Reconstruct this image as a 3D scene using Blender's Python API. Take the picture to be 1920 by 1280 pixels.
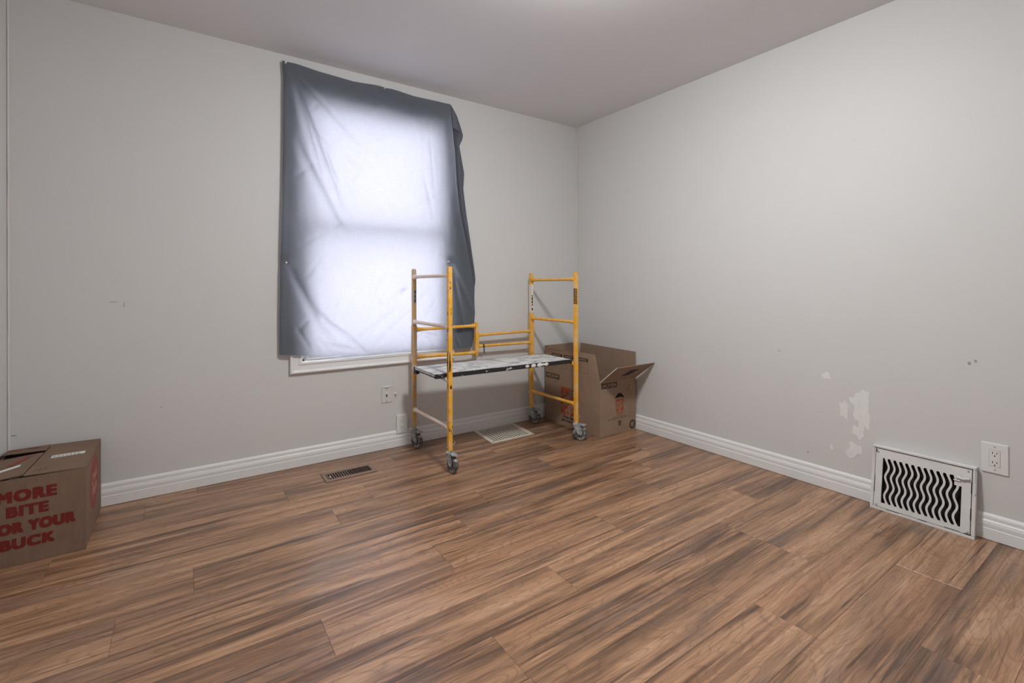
import bpy, bmesh, math, random
from mathutils import Vector, Matrix, noise
random.seed(7)
for o in list(bpy.data.objects): bpy.data.objects.remove(o)
sc = bpy.context.scene
C = sc.collection

# ------------------------------------------------------------ camera, world, exposure
cam_d = bpy.data.cameras.new('camera'); cam = bpy.data.objects.new('camera', cam_d); C.objects.link(cam)
F_PX, HORIZON, YAW, ROLL = 892.18, 534.75, 0.6067, -0.0021
cam_d.sensor_width = 36; cam_d.lens = F_PX / 1920 * 36
cam_d.shift_y = -(640 - HORIZON) / 1920
cam_d.clip_start = 0.02
cam.location = (-2.8122, -3.0662, 1.0784)
cam.rotation_euler = (math.pi / 2, -ROLL, -YAW)
sc.camera = cam

world = bpy.data.worlds.new('overcast_sky'); sc.world = world; world.use_nodes = True
bg = world.node_tree.nodes['Background']
bg.inputs['Color'].default_value = (0.93, 0.935, 1.0, 1)
bg.inputs['Strength'].default_value = 9.4
LAMP_STRENGTH = 171.0

vs = sc.view_settings
vs.view_transform = 'Standard'; vs.look = 'None'; vs.gamma = 1.0; vs.use_curve_mapping = False
vs.exposure = 0.0
world.cycles.sampling_method = 'NONE'
sc.cycles.max_bounces = 6; sc.cycles.diffuse_bounces = 4; sc.cycles.glossy_bounces = 3; sc.cycles.transmission_bounces = 3

# ------------------------------------------------------------ node helpers / materials
def new_mat(name):
    m = bpy.data.materials.new(name); m.use_nodes = True
    nt = m.node_tree; nt.nodes.clear()
    out = nt.nodes.new('ShaderNodeOutputMaterial')
    return m, nt, out
def N(nt, t, **kw):
    n = nt.nodes.new(t)
    for k, v in kw.items():
        if k.startswith('i_'):
            n.inputs[k[2:].replace('_', ' ')].default_value = v
        else: setattr(n, k, v)
    return n
def L(nt, a, ai, b, bi): nt.links.new(a.outputs[ai], b.inputs[bi])
def ramp(nt, stops, interp='LINEAR'):
    r = nt.nodes.new('ShaderNodeValToRGB'); r.color_ramp.interpolation = interp
    e = r.color_ramp.elements
    while len(e) > 1: e.remove(e[0])
    e[0].position = stops[0][0]; e[0].color = (*stops[0][1], 1)
    for p, c in stops[1:]:
        k = e.new(p); k.color = (*c, 1)
    return r
def mapped_noise(nt, coord, scale_vec, scale=1.0, detail=3.0, rough=0.5, dist=0.0):
    mp = N(nt, 'ShaderNodeMapping'); mp.inputs['Scale'].default_value = scale_vec
    nt.links.new(coord, mp.inputs['Vector'])
    n = N(nt, 'ShaderNodeTexNoise'); n.inputs['Scale'].default_value = scale
    n.inputs['Detail'].default_value = detail; n.inputs['Roughness'].default_value = rough
    n.inputs['Distortion'].default_value = dist
    L(nt, mp, 'Vector', n, 'Vector')
    return n
def mixc(nt, fac, a, b, mode='MIX'):
    m = nt.nodes.new('ShaderNodeMix'); m.data_type = 'RGBA'; m.blend_type = mode
    for sock, v in ((0, fac), (6, a), (7, b)):
        if hasattr(v, 'is_output') or isinstance(v, bpy.types.NodeSocket): nt.links.new(v, m.inputs[sock])
        elif sock == 0: m.inputs[0].default_value = v
        else: m.inputs[sock].default_value = (*v, 1)
    return m.outputs[2]
def math_n(nt, op, a, b=None):
    m = nt.nodes.new('ShaderNodeMath'); m.operation = op
    for i, v in enumerate((a, b)):
        if v is None: continue
        if isinstance(v, bpy.types.NodeSocket): nt.links.new(v, m.inputs[i])
        else: m.inputs[i].default_value = v
    return m.outputs[0]

def paint(name, col, rough=0.5, var=0.04, scale=30, bump=0.05, spec=0.4):
    m, nt, out = new_mat(name)
    b = N(nt, 'ShaderNodeBsdfPrincipled'); b.inputs['Roughness'].default_value = rough
    b.inputs['Specular IOR Level'].default_value = spec
    tc = N(nt, 'ShaderNodeTexCoord')
    n = mapped_noise(nt, tc.outputs['Object'], (1, 1, 1), scale, 4, .6)
    c = mixc(nt, n.outputs['Fac'], [x * (1 - var) for x in col], [min(1, x * (1 + var)) for x in col])
    nt.links.new(c, b.inputs['Base Color'])
    if bump:
        bp = N(nt, 'ShaderNodeBump'); bp.inputs['Strength'].default_value = bump; bp.inputs['Distance'].default_value = .002
        n2 = mapped_noise(nt, tc.outputs['Object'], (1, 1, 1), scale * 8, 2)
        L(nt, n2, 'Fac', bp, 'Height'); L(nt, bp, 'Normal', b, 'Normal')
    L(nt, b, 'BSDF', out, 'Surface')
    return m

def chipped(name, col, chip=(0.03, 0.02, 0.012), amount=.66, scale=60, rough=.45, dust=None, dust_amt=.5, stretch=(1, 1, 1)):
    m, nt, out = new_mat(name)
    b = N(nt, 'ShaderNodeBsdfPrincipled'); b.inputs['Roughness'].default_value = rough
    tc = N(nt, 'ShaderNodeTexCoord')
    n = mapped_noise(nt, tc.outputs['Object'], stretch, scale, 5, .65)
    base = mixc(nt, mapped_noise(nt, tc.outputs['Object'], (1, 1, 1), 14, 3).outputs['Fac'],
                [x * .88 for x in col], [min(1, x * 1.12) for x in col])
    if dust:
        d = mapped_noise(nt, tc.outputs['Object'], (1, 1, 1), 22, 5, .6)
        rd = ramp(nt, [(max(0, .5 - dust_amt * .5), (0, 0, 0)), (min(1, .78 - dust_amt * .5), (1, 1, 1))])
        L(nt, d, 'Fac', rd, 'Fac')
        base = mixc(nt, math_n(nt, 'SUBTRACT', 1.0, rd.outputs['Color']), base, dust) if False else mixc(nt, rd.outputs['Color'], base, dust)
    rc = ramp(nt, [(amount, (0, 0, 0)), (amount + .03, (1, 1, 1))])
    L(nt, n, 'Fac', rc, 'Fac')
    c = mixc(nt, rc.outputs['Color'], base, chip)
    nt.links.new(c, b.inputs['Base Color'])
    L(nt, b, 'BSDF', out, 'Surface')
    return m

def wood(name):
    m, nt, out = new_mat(name)
    b = N(nt, 'ShaderNodeBsdfPrincipled')
    tc = N(nt, 'ShaderNodeTexCoord'); oi = N(nt, 'ShaderNodeObjectInfo')
    rv = N(nt, 'ShaderNodeCombineXYZ')
    nt.links.new(math_n(nt, 'MULTIPLY', oi.outputs['Random'], 37.0), rv.inputs['X'])
    nt.links.new(math_n(nt, 'MULTIPLY', oi.outputs['Random'], 91.0), rv.inputs['Y'])
    va = N(nt, 'ShaderNodeVectorMath', operation='ADD')
    L(nt, tc, 'Object', va, 0); L(nt, rv, 'Vector', va, 1)
    P = va.outputs[0]
    tone = mapped_noise(nt, P, (.9, 10, 1), 1.0, 3, .55, 1.2)
    streak = mapped_noise(nt, P, (1.5, 60, 1), 1.0, 4, .62, .5)
    fine = mapped_noise(nt, P, (11, 380, 1), 1.0, 3, .6)
    warp = mapped_noise(nt, P, (1.7, 6.5, 1), 1.0, 2, .5, .5)
    sx = N(nt, 'ShaderNodeSeparateXYZ'); nt.links.new(P, sx.inputs[0])
    val = math_n(nt, 'ADD', math_n(nt, 'MULTIPLY', sx.outputs['Y'], 20.0), math_n(nt, 'MULTIPLY', warp.outputs['Fac'], 22.0))
    ring = math_n(nt, 'MULTIPLY', math_n(nt, 'PINGPONG', val, 0.5), 2.0)        # growth-ring contours
    rr = ramp(nt, [(0.0, (1, 1, 1)), (.14, (.4, .4, .4)), (.42, (0, 0, 0)), (1, (0, 0, 0))]); nt.links.new(ring, rr.inputs['Fac'])
    t = math_n(nt, 'ADD', math_n(nt, 'MULTIPLY', tone.outputs['Fac'], .56), math_n(nt, 'MULTIPLY', streak.outputs['Fac'], .44))
    t = math_n(nt, 'ADD', t, math_n(nt, 'MULTIPLY', math_n(nt, 'SUBTRACT', oi.outputs['Random'], .5), .035))
    cr = ramp(nt, [(.35, (.095, .052, .029)), (.42, (.180, .101, .056)), (.48, (.285, .159, .085)), (.54, (.390, .221, .118)),
                   (.61, (.500, .305, .178)), (.74, (.37, .195, .094))])
    nt.links.new(t, cr.inputs['Fac'])
    c = cr.outputs['Color']
    grey = mapped_noise(nt, P, (1.0, 8, 1), 1.0, 2, .5, .8)
    rg = ramp(nt, [(.54, (0, 0, 0)), (.68, (1, 1, 1))]); L(nt, grey, 'Fac', rg, 'Fac')
    c = mixc(nt, math_n(nt, 'MULTIPLY', rg.outputs['Color'], .62), c, (.165, .112, .086))
    amb = ramp(nt, [(.30, (1, 1, 1)), (.44, (0, 0, 0))]); L(nt, grey, 'Fac', amb, 'Fac')
    c = mixc(nt, math_n(nt, 'MULTIPLY', amb.outputs['Color'], .42), c, (.42, .215, .110))
    c = mixc(nt, math_n(nt, 'MULTIPLY', rr.outputs['Color'], .36), c, (.085, .045, .026))
    dk = mapped_noise(nt, P, (1.1, 34, 1), 1.0, 4, .6, .9)
    rk = ramp(nt, [(.585, (0, 0, 0)), (.66, (1, 1, 1))]); L(nt, dk, 'Fac', rk, 'Fac')
    c = mixc(nt, math_n(nt, 'MULTIPLY', rk.outputs['Color'], .75), c, (.070, .036, .020))
    fr = ramp(nt, [(.3, (.70, .685, .71)), (.7, (1.21, 1.175, 1.24))]); L(nt, fine, 'Fac', fr, 'Fac')
    c = mixc(nt, 1.0, c, fr.outputs['Color'], 'MULTIPLY')
    nt.links.new(c, b.inputs['Base Color'])
    rgh = ramp(nt, [(.3, (.36, .36, .36)), (.7, (.26, .26, .26))]); L(nt, streak, 'Fac', rgh, 'Fac')
    L(nt, rgh, 'Color', b, 'Roughness'); b.inputs['Specular IOR Level'].default_value = .55
    bp = N(nt, 'ShaderNodeBump'); bp.inputs['Strength'].default_value = .12; bp.inputs['Distance'].default_value = .001
    L(nt, fine, 'Fac', bp, 'Height'); L(nt, bp, 'Normal', b, 'Normal')
    L(nt, b, 'BSDF', out, 'Surface')
    return m

def cloth(name):
    m, nt, out = new_mat(name)
    tc = N(nt, 'ShaderNodeTexCoord')
    wx = mapped_noise(nt, tc.outputs['Object'], (420, 1, 14), 1.0, 2)
    wz = mapped_noise(nt, tc.outputs['Object'], (14, 1, 420), 1.0, 2)
    w = math_n(nt, 'MULTIPLY', math_n(nt, 'ADD', wx.outputs['Fac'], wz.outputs['Fac']), .5)
    r1 = ramp(nt, [(.35, (.082, .095, .110)), (.65, (.098, .112, .129))]); nt.links.new(w, r1.inputs['Fac'])
    r2 = ramp(nt, [(.35, (.128, .124, .142)), (.65, (.144, .140, .160))]); nt.links.new(w, r2.inputs['Fac'])
    d = N(nt, 'ShaderNodeBsdfDiffuse'); L(nt, r1, 'Color', d, 'Color')
    t = N(nt, 'ShaderNodeBsdfTranslucent'); L(nt, r2, 'Color', t, 'Color')
    a = N(nt, 'ShaderNodeAddShader'); L(nt, d, 'BSDF', a, 0); L(nt, t, 'BSDF', a, 1)
    L(nt, a, 'Shader', out, 'Surface')
    return m

def cardboard(name, col):
    m, nt, out = new_mat(name)
    b = N(nt, 'ShaderNodeBsdfPrincipled'); b.inputs['Roughness'].default_value = .75
    b.inputs['Specular IOR Level'].default_value = .25
    tc = N(nt, 'ShaderNodeTexCoord')
    n = mapped_noise(nt, tc.outputs['Object'], (1, 1, 1), 9, 4, .6)
    f = mapped_noise(nt, tc.outputs['Object'], (40, 40, 4), 3, 3)
    v = math_n(nt, 'ADD', math_n(nt, 'MULTIPLY', n.outputs['Fac'], .6), math_n(nt, 'MULTIPLY', f.outputs['Fac'], .4))
    r = ramp(nt, [(.3, tuple(x * .86 for x in col)), (.7, tuple(x * 1.12 for x in col))]); nt.links.new(v, r.inputs['Fac'])
    L(nt, r, 'Color', b, 'Base Color')
    L(nt, b, 'BSDF', out, 'Surface')
    return m

def plastered(name, base, plaster, thr, soft=.06, scale=(14, 14, 14)):
    m, nt, out = new_mat(name)
    b = N(nt, 'ShaderNodeBsdfPrincipled'); b.inputs['Roughness'].default_value = .8
    tc = N(nt, 'ShaderNodeTexCoord')
    n = mapped_noise(nt, tc.outputs['Object'], scale, 1, 6, .7, .3)
    r = ramp(nt, [(thr, (0, 0, 0)), (thr + soft, (1, 1, 1))]); L(nt, n, 'Fac', r, 'Fac')
    f = mapped_noise(nt, tc.outputs['Object'], (1, 1, 1), 120, 3)
    pl = mixc(nt, f.outputs['Fac'], [x * .75 for x in plaster], plaster)
    nt.links.new(mixc(nt, r.outputs['Color'], base, pl), b.inputs['Base Color'])
    bp = N(nt, 'ShaderNodeBump'); bp.inputs['Strength'].default_value = .3; bp.inputs['Distance'].default_value = .002
    L(nt, n, 'Fac', bp, 'Height'); L(nt, bp, 'Normal', b, 'Normal')
    L(nt, b, 'BSDF', out, 'Surface')
    return m

def glass(name):
    m, nt, out = new_mat(name)
    t = N(nt, 'ShaderNodeBsdfTransparent'); g = N(nt, 'ShaderNodeBsdfGlossy'); g.inputs['Roughness'].default_value = .02
    tc = N(nt, 'ShaderNodeTexCoord'); n = mapped_noise(nt, tc.outputs['Object'], (1, 1, 1), 6, 2)
    r = ramp(nt, [(.3, (.93, .95, .95)), (.7, (.97, .98, .98))]); L(nt, n, 'Fac', r, 'Fac'); L(nt, r, 'Color', t, 'Color')
    mx = N(nt, 'ShaderNodeMixShader'); mx.inputs[0].default_value = .06
    L(nt, t, 'BSDF', mx, 1); L(nt, g, 'BSDF', mx, 2); L(nt, mx, 'Shader', out, 'Surface')
    return m
def emitter(name, col, s):
    m, nt, out = new_mat(name)
    e = N(nt, 'ShaderNodeEmission'); e.inputs['Color'].default_value = (*col, 1); e.inputs['Strength'].default_value = s
    L(nt, e, 'Emission', out, 'Surface'); return m

M = dict(
    wall=paint('wall_paint_greige', (.645, .637, .628), .55, .02, 5, .05),
    ceil=paint('ceiling_paint', (.80, .80, .815), .8, .02, 4, .04, .2),
    trim=paint('white_trim_paint', (.78, .775, .77), .35, .02, 20, .02),
    vinyl=paint('white_vinyl', (.80, .80, .81), .3, .01, 20, 0),
    caulk=paint('pale_caulk', (.70, .66, .64), .6, .02, 20, 0),
    spackle=paint('spackle_white', (.77, .765, .755), .8, .09, 40, .3),
    scuff=paint('scuff_grey', (.36, .33, .32), .7, .1, 60, 0),
    wood=wood('laminate_wood'), sub=paint('subfloor_dark', (.03, .018, .012), .9, .1, 9, 0),
    cloth=cloth('slate_cloth'), glass=glass('window_glass'),
    pin=paint('clear_white_plastic', (.8, .8, .78), .25, .02, 40, 0),
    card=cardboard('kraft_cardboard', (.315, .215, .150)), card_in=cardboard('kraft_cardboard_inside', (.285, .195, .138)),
    card2=cardboard('kraft_cardboard_grey', (.215, .138, .097)),
    torn=paint('torn_paper_edge', (.66, .60, .52), .9, .1, 90, .1),
    orange=paint('orange_print', (.36, .070, .020), .7, .08, 60, 0), ink=paint('dark_brown_print', (.040, .024, .017), .7, .15, 70, 0),
    ink_soft=paint('faded_brown_print', (.115, .072, .050), .7, .1, 60, 0),
    stencil=paint('unprinted_kraft', (.34, .235, .17), .75, .05, 60, 0),
    red=paint('red_print', (.17, .015, .010), .65, .1, 60, 0), red_soft=paint('soft_red_print', (.27, .055, .042), .7, .1, 60, 0),
    pink=paint('pale_pink_print', (.52, .28, .22), .7, .05, 60, 0),
    label=paint('white_sticker', (.74, .72, .68), .5, .04, 60, 0),
    yellow=chipped('yellow_enamel', (.82, .40, .022), (.05, .025, .012), .69, 55, .38, dust=(.80, .52, .25), dust_amt=.12, stretch=(1, 1, .4)),
    yellow_dusty=chipped('yellow_enamel_plaster_dusted', (.70, .38, .06), (.22, .09, .03), .70, 60, .6, dust=(.74, .62, .54), dust_amt=.62),
    yellow_worn=chipped('yellow_enamel_worn', (.62, .31, .045), (.20, .09, .04), .66, 50, .6, dust=(.44, .36, .27), dust_amt=.30, stretch=(1, 1, .5)),
    yellow_chip=chipped('yellow_enamel_scratched', (.82, .40, .022), (.02, .016, .013), .60, 40, .4, dust=(.80, .52, .25), dust_amt=.1, stretch=(1, 1, .35)),
    deck=plastered('plaster_covered_deck', (.26, .255, .25), (.74, .73, .72), .36, .18, (9, 18, 9)),
    channel=plastered('black_steel_edge', (.016, .016, .017), (.60, .59, .58), .60, .03, (22, 22, 34)),
    caster=plastered('dusty_caster_metal', (.20, .20, .20), (.56, .555, .55), .40, .2, (40, 40, 40)),
    tyre=plastered('dusty_grey_tyre', (.075, .075, .075), (.46, .45, .44), .46, .16, (34, 34, 34)),
    tyre_dark=paint('dark_wheel_hub', (.12, .12, .122), .6, .2, 60, 0),
    black=paint('black_decal', (.015, .014, .014), .5, .1, 60, 0),
    register=chipped('old_white_enamel', (.68, .67, .655), (.060, .045, .035), .715, 52, .4),
    register_frame=chipped('old_white_enamel_frame', (.68, .67, .655), (.05, .04, .03), .665, 46, .45),
    void=paint('recess_shade_and_chip', (.013, .008, .006), .9, .2, 10, 0),  # near-black: painted shade of openings, also the flaked register paint
    cream=chipped('cream_steel', (.64, .58, .49), (.10, .07, .05), .74, 70, .5),
    brown=paint('brown_steel', (.235, .155, .118), .42, .06, 30, 0), brown_dark=paint('dark_brown_slat', (.090, .050, .036), .5, .1, 30, 0),
    plastic=paint('white_outlet_plastic', (.76, .755, .74), .3, .01, 30, 0),
    slot=paint('outlet_slot_black', (.02, .02, .02), .6, .1, 30, 0),
    steel=paint('dull_steel', (.35, .34, .33), .4, .05, 50, 0),
    lamp=emitter('lamp_glass_glow', (.985, 1.0, .995), LAMP_STRENGTH),
)

# ------------------------------------------------------------ mesh helpers
def obj(name, bm, mat, parent=None, smooth=False):
    me = bpy.data.meshes.new(name)
    bmesh.ops.recalc_face_normals(bm, faces=bm.faces)
    bm.to_mesh(me); bm.free()
    me.materials.append(M[mat] if isinstance(mat, str) else mat)
    if smooth:
        for p in me.polygons: p.use_smooth = True
    o = bpy.data.objects.new(name, me); C.objects.link(o)
    if parent is not None: attach(o, parent)
    return o
def attach(o, parent):
    o.parent = parent
    o.matrix_parent_inverse = (Matrix.Translation(parent.location) @ parent.rotation_euler.to_matrix().to_4x4()).inverted() if parent.parent is None else \
        (parent_world(parent)).inverted()
def parent_world(o):
    m = Matrix.Translation(o.location) @ o.rotation_euler.to_matrix().to_4x4()
    if o.parent: m = parent_world(o.parent) @ o.matrix_parent_inverse @ m
    return m
def empty(name, loc):
    o = bpy.data.objects.new(name, None); o.location = loc; o.empty_display_size = .05; C.objects.link(o); return o
def tag(o, label=None, cat=None, group=None, kind=None):
    if label: o['label'] = label
    if cat: o['category'] = cat
    if group: o['group'] = group
    if kind: o['kind'] = kind
    return o
def new(): return bmesh.new()
def box(bm, x0, x1, y0, y1, z0, z1, bev=0.0, T=None):
    vs_ = [bm.verts.new(((x0, x1)[i & 1], (y0, y1)[i >> 1 & 1], (z0, z1)[i >> 2 & 1])) for i in range(8)]
    fs = [bm.faces.new([vs_[i] for i in q]) for q in ((0, 2, 3, 1), (4, 5, 7, 6), (0, 1, 5, 4), (2, 6, 7, 3), (0, 4, 6, 2), (1, 3, 7, 5))]
    if bev:
        es = set(e for f in fs for e in f.edges)
        r = bmesh.ops.bevel(bm, geom=list(es), offset=bev, segments=2, profile=.5, affect='EDGES')
        vs_ = list(set(v for f in r['faces'] for v in f.verts) | set(v for v in vs_ if v.is_valid))
    if T is not None:
        for v in vs_: v.co = T(v.co)
    return vs_
def ngon_prism(bm, pts, nrm, th):
    """solid plate from a flat outline, thickness th along -nrm"""
    n = Vector(nrm) * th
    a = [bm.verts.new(Vector(p)) for p in pts]; b = [bm.verts.new(Vector(p) - n) for p in pts]
    bm.faces.new(a); bm.faces.new(b[::-1])
    for i in range(len(a)):
        j = (i + 1) % len(a); bm.faces.new((a[j], a[i], b[i], b[j]))
def frame_axes(d):
    d = Vector(d).normalized(); u = Vector((0, 0, 1)) if abs(d.z) < .9 else Vector((1, 0, 0))
    a = d.cross(u).normalized(); return d, a, d.cross(a)
def tube(bm, pts, radii, seg=14, cap=True):
    """round tube through a list of points"""
    pts = [Vector(p) for p in pts]
    if not isinstance(radii, (list, tuple)): radii = [radii] * len(pts)
    rings = []
    for i, p in enumerate(pts):
        t = (pts[min(i + 1, len(pts) - 1)] - pts[max(i - 1, 0)])
        _, a, b = frame_axes(t)
        if i == 0: a0 = a
        else:
            t.normalize(); a = (a0 - t * a0.dot(t)).normalized(); b = t.cross(a); a0 = a
        rings.append([bm.verts.new(p + (a * math.cos(k * 2 * math.pi / seg) + b * math.sin(k * 2 * math.pi / seg)) * radii[i]) for k in range(seg)])
    for r0, r1 in zip(rings, rings[1:]):
        for k in range(seg): bm.faces.new((r0[k], r0[(k + 1) % seg], r1[(k + 1) % seg], r1[k]))
    if cap: bm.faces.new(rings[0][::-1]); bm.faces.new(rings[-1])
def lathe(bm, prof, origin, axis, seg=28):
    """prof: list of (r, h) spun about axis through origin"""
    d, a, b = frame_axes(axis); o = Vector(origin); rings = []
    for r, h in prof:
        if r < 1e-6: rings.append([bm.verts.new(o + d * h)])
        else: rings.append([bm.verts.new(o + d * h + (a * math.cos(k * 2 * math.pi / seg) + b * math.sin(k * 2 * math.pi / seg)) * r) for k in range(seg)])
    for r0, r1 in zip(rings, rings[1:]):
        for k in range(seg):
            q = [r0[k % len(r0)], r0[(k + 1) % len(r0)], r1[(k + 1) % len(r1)], r1[k % len(r1)]]
            u = []
            for v in q:
                if v not in u: u.append(v)
            if len(u) > 2: bm.faces.new(u)
def extrude_profile(bm, prof, a, b, out):
    """prof (depth, height) swept from a to b, depth along out"""
    a, b, out = Vector(a), Vector(b), Vector(out)
    r0 = [bm.verts.new(a + out * d + Vector((0, 0, h))) for d, h in prof]
    r1 = [bm.verts.new(b + out * d + Vector((0, 0, h))) for d, h in prof]
    n = len(prof)
    for i in range(n): bm.faces.new((r0[i], r0[(i + 1) % n], r1[(i + 1) % n], r1[i]))
    bm.faces.new(r0[::-1]); bm.faces.new(r1)
def text_mesh(s, bold=0.0, spacing=1.0, align='CENTER', line=1.0):
    cu = bpy.data.curves.new('lettering', 'FONT'); cu.body = s; cu.align_x = align; cu.offset = bold
    cu.space_character = spacing; cu.space_line = line; cu.resolution_u = 4
    to = bpy.data.objects.new('lettering', cu); C.objects.link(to)
    dg = bpy.context.evaluated_depsgraph_get(); dg.update()
    me = bpy.data.meshes.new_from_object(to.evaluated_get(dg))
    bpy.data.objects.remove(to); bpy.data.curves.remove(cu)
    return me
def lettering(name, s, org, xd, yd, w, h, mat, parent, bold=.0, spacing=1.0, rot=0.0, line=1.0, lift=.0007):
    """flat printed text whose bounding box is centred on org and spans w along xd, h along yd"""
    me = text_mesh(s, 0.0, spacing, line=line)
    xs = [v.co.x for v in me.vertices]; ys = [v.co.y for v in me.vertices]
    cx, cy = (min(xs) + max(xs)) / 2, (min(ys) + max(ys)) / 2
    sx, sy = w / (max(xs) - min(xs)), h / (max(ys) - min(ys))
    xd, yd, org = Vector(xd), Vector(yd), Vector(org); n = xd.cross(yd)
    cr, sr = math.cos(rot), math.sin(rot)
    base = [((v.co.x - cx) * sx, (v.co.y - cy) * sy) for v in me.vertices]
    polys = [tuple(p.vertices) for p in me.polygons]; bpy.data.meshes.remove(me)
    vv, ff_ = [], []; e = bold * min(h, .06)                     # heavier strokes: a few shifted impressions of the same letters
    steps = [(0, 0)] if bold == 0 else [(a, b) for a in (-1, -.33, .33, 1) for b in (-.7, .7)]
    for q, (dx, dy) in enumerate(steps):
        k0 = len(vv)
        for x, y in base:
            x, y = x + dx * e, y + dy * e
            x, y = x * cr - y * sr, x * sr + y * cr
            vv.append(org + xd * x + yd * y + n * (lift + q * .00003))
        ff_ += [tuple(i + k0 for i in p) for p in polys]
    me = bpy.data.meshes.new(name); me.from_pydata(vv, [], ff_); me.update()
    me.materials.append(M[mat])
    o = bpy.data.objects.new(name, me); C.objects.link(o); attach(o, parent); return o
def decal(name, pts, mat, parent, nrm, lift=.0005, th=.0004):
    bm = new(); n = Vector(nrm)
    ngon_prism(bm, [Vector(p) + n * lift for p in pts], nrm, th)
    return obj(name, bm, mat, parent)
def rect(org, xd, yd, x0, x1, y0, y1):
    o, xd, yd = Vector(org), Vector(xd), Vector(yd)
    return [o + xd * x + yd * y for x, y in ((x0, y0), (x1, y0), (x1, y1), (x0, y1))]

# ------------------------------------------------------------ room shell
W, D, H = 3.46, 3.90, 2.44
OX0, OX1, OZ0, OZ1 = -2.22, -1.27, .625, 2.20            # window opening
def struct(name, bm, mat): return tag(obj(name, bm, mat), kind='structure')
bm = new(); box(bm, -W - .15, .15, -D - .15, .15, -.08, -.012)
floor = struct('floor', bm, 'sub'); tag(floor, 'brown laminate plank floor with mixed grain')
bm = new(); box(bm, -W - .15, .15, -D - .15, .15, H, H + .1)
tag(struct('ceiling', bm, 'ceil'), 'plain off-white painted ceiling')
bm = new()
for a in ((-W - .15, OX0, 0, H), (OX1, .15, 0, H), (OX0, OX1, 0, OZ0), (OX0, OX1, OZ1, H)):
    box(bm, a[0], a[1], 0, .15, a[2], a[3])
wall_back = tag(struct('wall_back', bm, 'wall'), 'greige painted wall with the covered window')
bm = new(); box(bm, 0, .15, -D - .15, 0, 0, H); wall_right = tag(struct('wall_right', bm, 'wall'), 'greige painted wall with patched spots and old register')
bm = new(); box(bm, -W - .15, -W, -D - .15, 0, 0, H); wall_left = tag(struct('wall_left', bm, 'wall'), 'greige painted wall at the left edge')
bm = new(); box(bm, -W, 0, -D - .15, -D, 0, H); tag(struct('wall_front', bm, 'wall'), 'greige painted wall behind the viewer')

# planks: rows run along x
ROWH = .191; edges = [-2.591 + k * ROWH for k in range(-8, 15)]
joint = {-8: -.9, -7: -2.1, -6: -.4, -5: -1.5, -4: -2.3, -3: -.7, -2: -1.45, -1: -1.0, 0: -.55, 1: -1.22, 2: -.80, 3: -2.03, 4: -1.66, 5: -1.22, 6: -1.96,
         7: -2.99, 8: -2.778, 9: -2.22, 10: -2.01, 11: -1.15, 12: -2.96, 13: -2.75, 14: -1.3}
PL = 1.225; cache = {}
for k, y0 in zip(range(-8, 15), edges):
    a, b = max(y0, -D), min(y0 + ROWH, -.004)
    if b - a < .01: continue
    xs = [-W + .004]; x = joint[k] - 4 * PL
    while x < -.01:
        if x > -W + .03: xs.append(x)
        x += PL
    xs.append(-.004)
    for x0, x1 in zip(xs, xs[1:]):
        key = (round(x1 - x0, 3), round(b - a, 3))
        if key not in cache:
            bm = new(); hw, hh = (x1 - x0) / 2 - .0003, (b - a) / 2 - .0003
            v = box(bm, -hw, hw, -hh, hh, -.011, 0)
            top = [e for e in bm.edges if all(abs(q.co.z) < 1e-6 for q in e.verts)]
            bmesh.ops.bevel(bm, geom=top, offset=.0004, segments=1, affect='EDGES')
            me = bpy.data.meshes.new('plank'); bmesh.ops.recalc_face_normals(bm, faces=bm.faces); bm.to_mesh(me); bm.free()
            me.materials.append(M['wood']); cache[key] = me
        o = bpy.data.objects.new('plank', cache[key]); C.objects.link(o)
        o.location = ((x0 + x1) / 2, (a + b) / 2, 0); o.parent = floor

# baseboards
prof = [(0, .002), (.016, .002), (.016, .047), (.0125, .0495), (.0135, .052), (.0145, .066), (.0115, .078), (.0085, .082),
        (.0100, .0845), (.0085, .0875), (.0102, .090), (.0095, .098), (.0065, .104), (.003, .1075), (0, .108)]
def baseboard(name, a, b, out, lab):
    bm = new(); extrude_profile(bm, prof, a, b, out); return tag(struct(name, bm, 'trim'), lab)
baseboard('baseboard_back', (-W, 0, 0), (0, 0, 0), (0, -1, 0), 'white moulded baseboard under the window wall')
baseboard('baseboard_right', (0, 0, 0), (0, -2.16, 0), (-1, 0, 0), 'white moulded baseboard on the right wall')
baseboard('baseboard_right', (0, -2.515, 0), (0, -D, 0), (-1, 0, 0), 'short white baseboard run beyond the register')
baseboard('baseboard_left', (-W, 0, 0), (-W, -D, 0), (1, 0, 0), 'white moulded baseboard on the left wall')

# caulk beads in the two vertical corners
for par, x, s in ((wall_back, 0, -1), (wall_left, -W, 1)):
    bm = new(); n = 40
    for i in range(n):
        z0, z1 = .108 + (H - .108) * i / n, .108 + (H - .108) * (i + 1) / n
    pts = [(x + s * (.0045 + .0012 * noise.noise(Vector((i * .7, x, 0)))), -.0035, .108 + (H - .108) * i / n) for i in range(n + 1)]
    tube(bm, pts, .0045, 8); obj('caulk_bead', bm, 'caulk', par, True)

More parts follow.
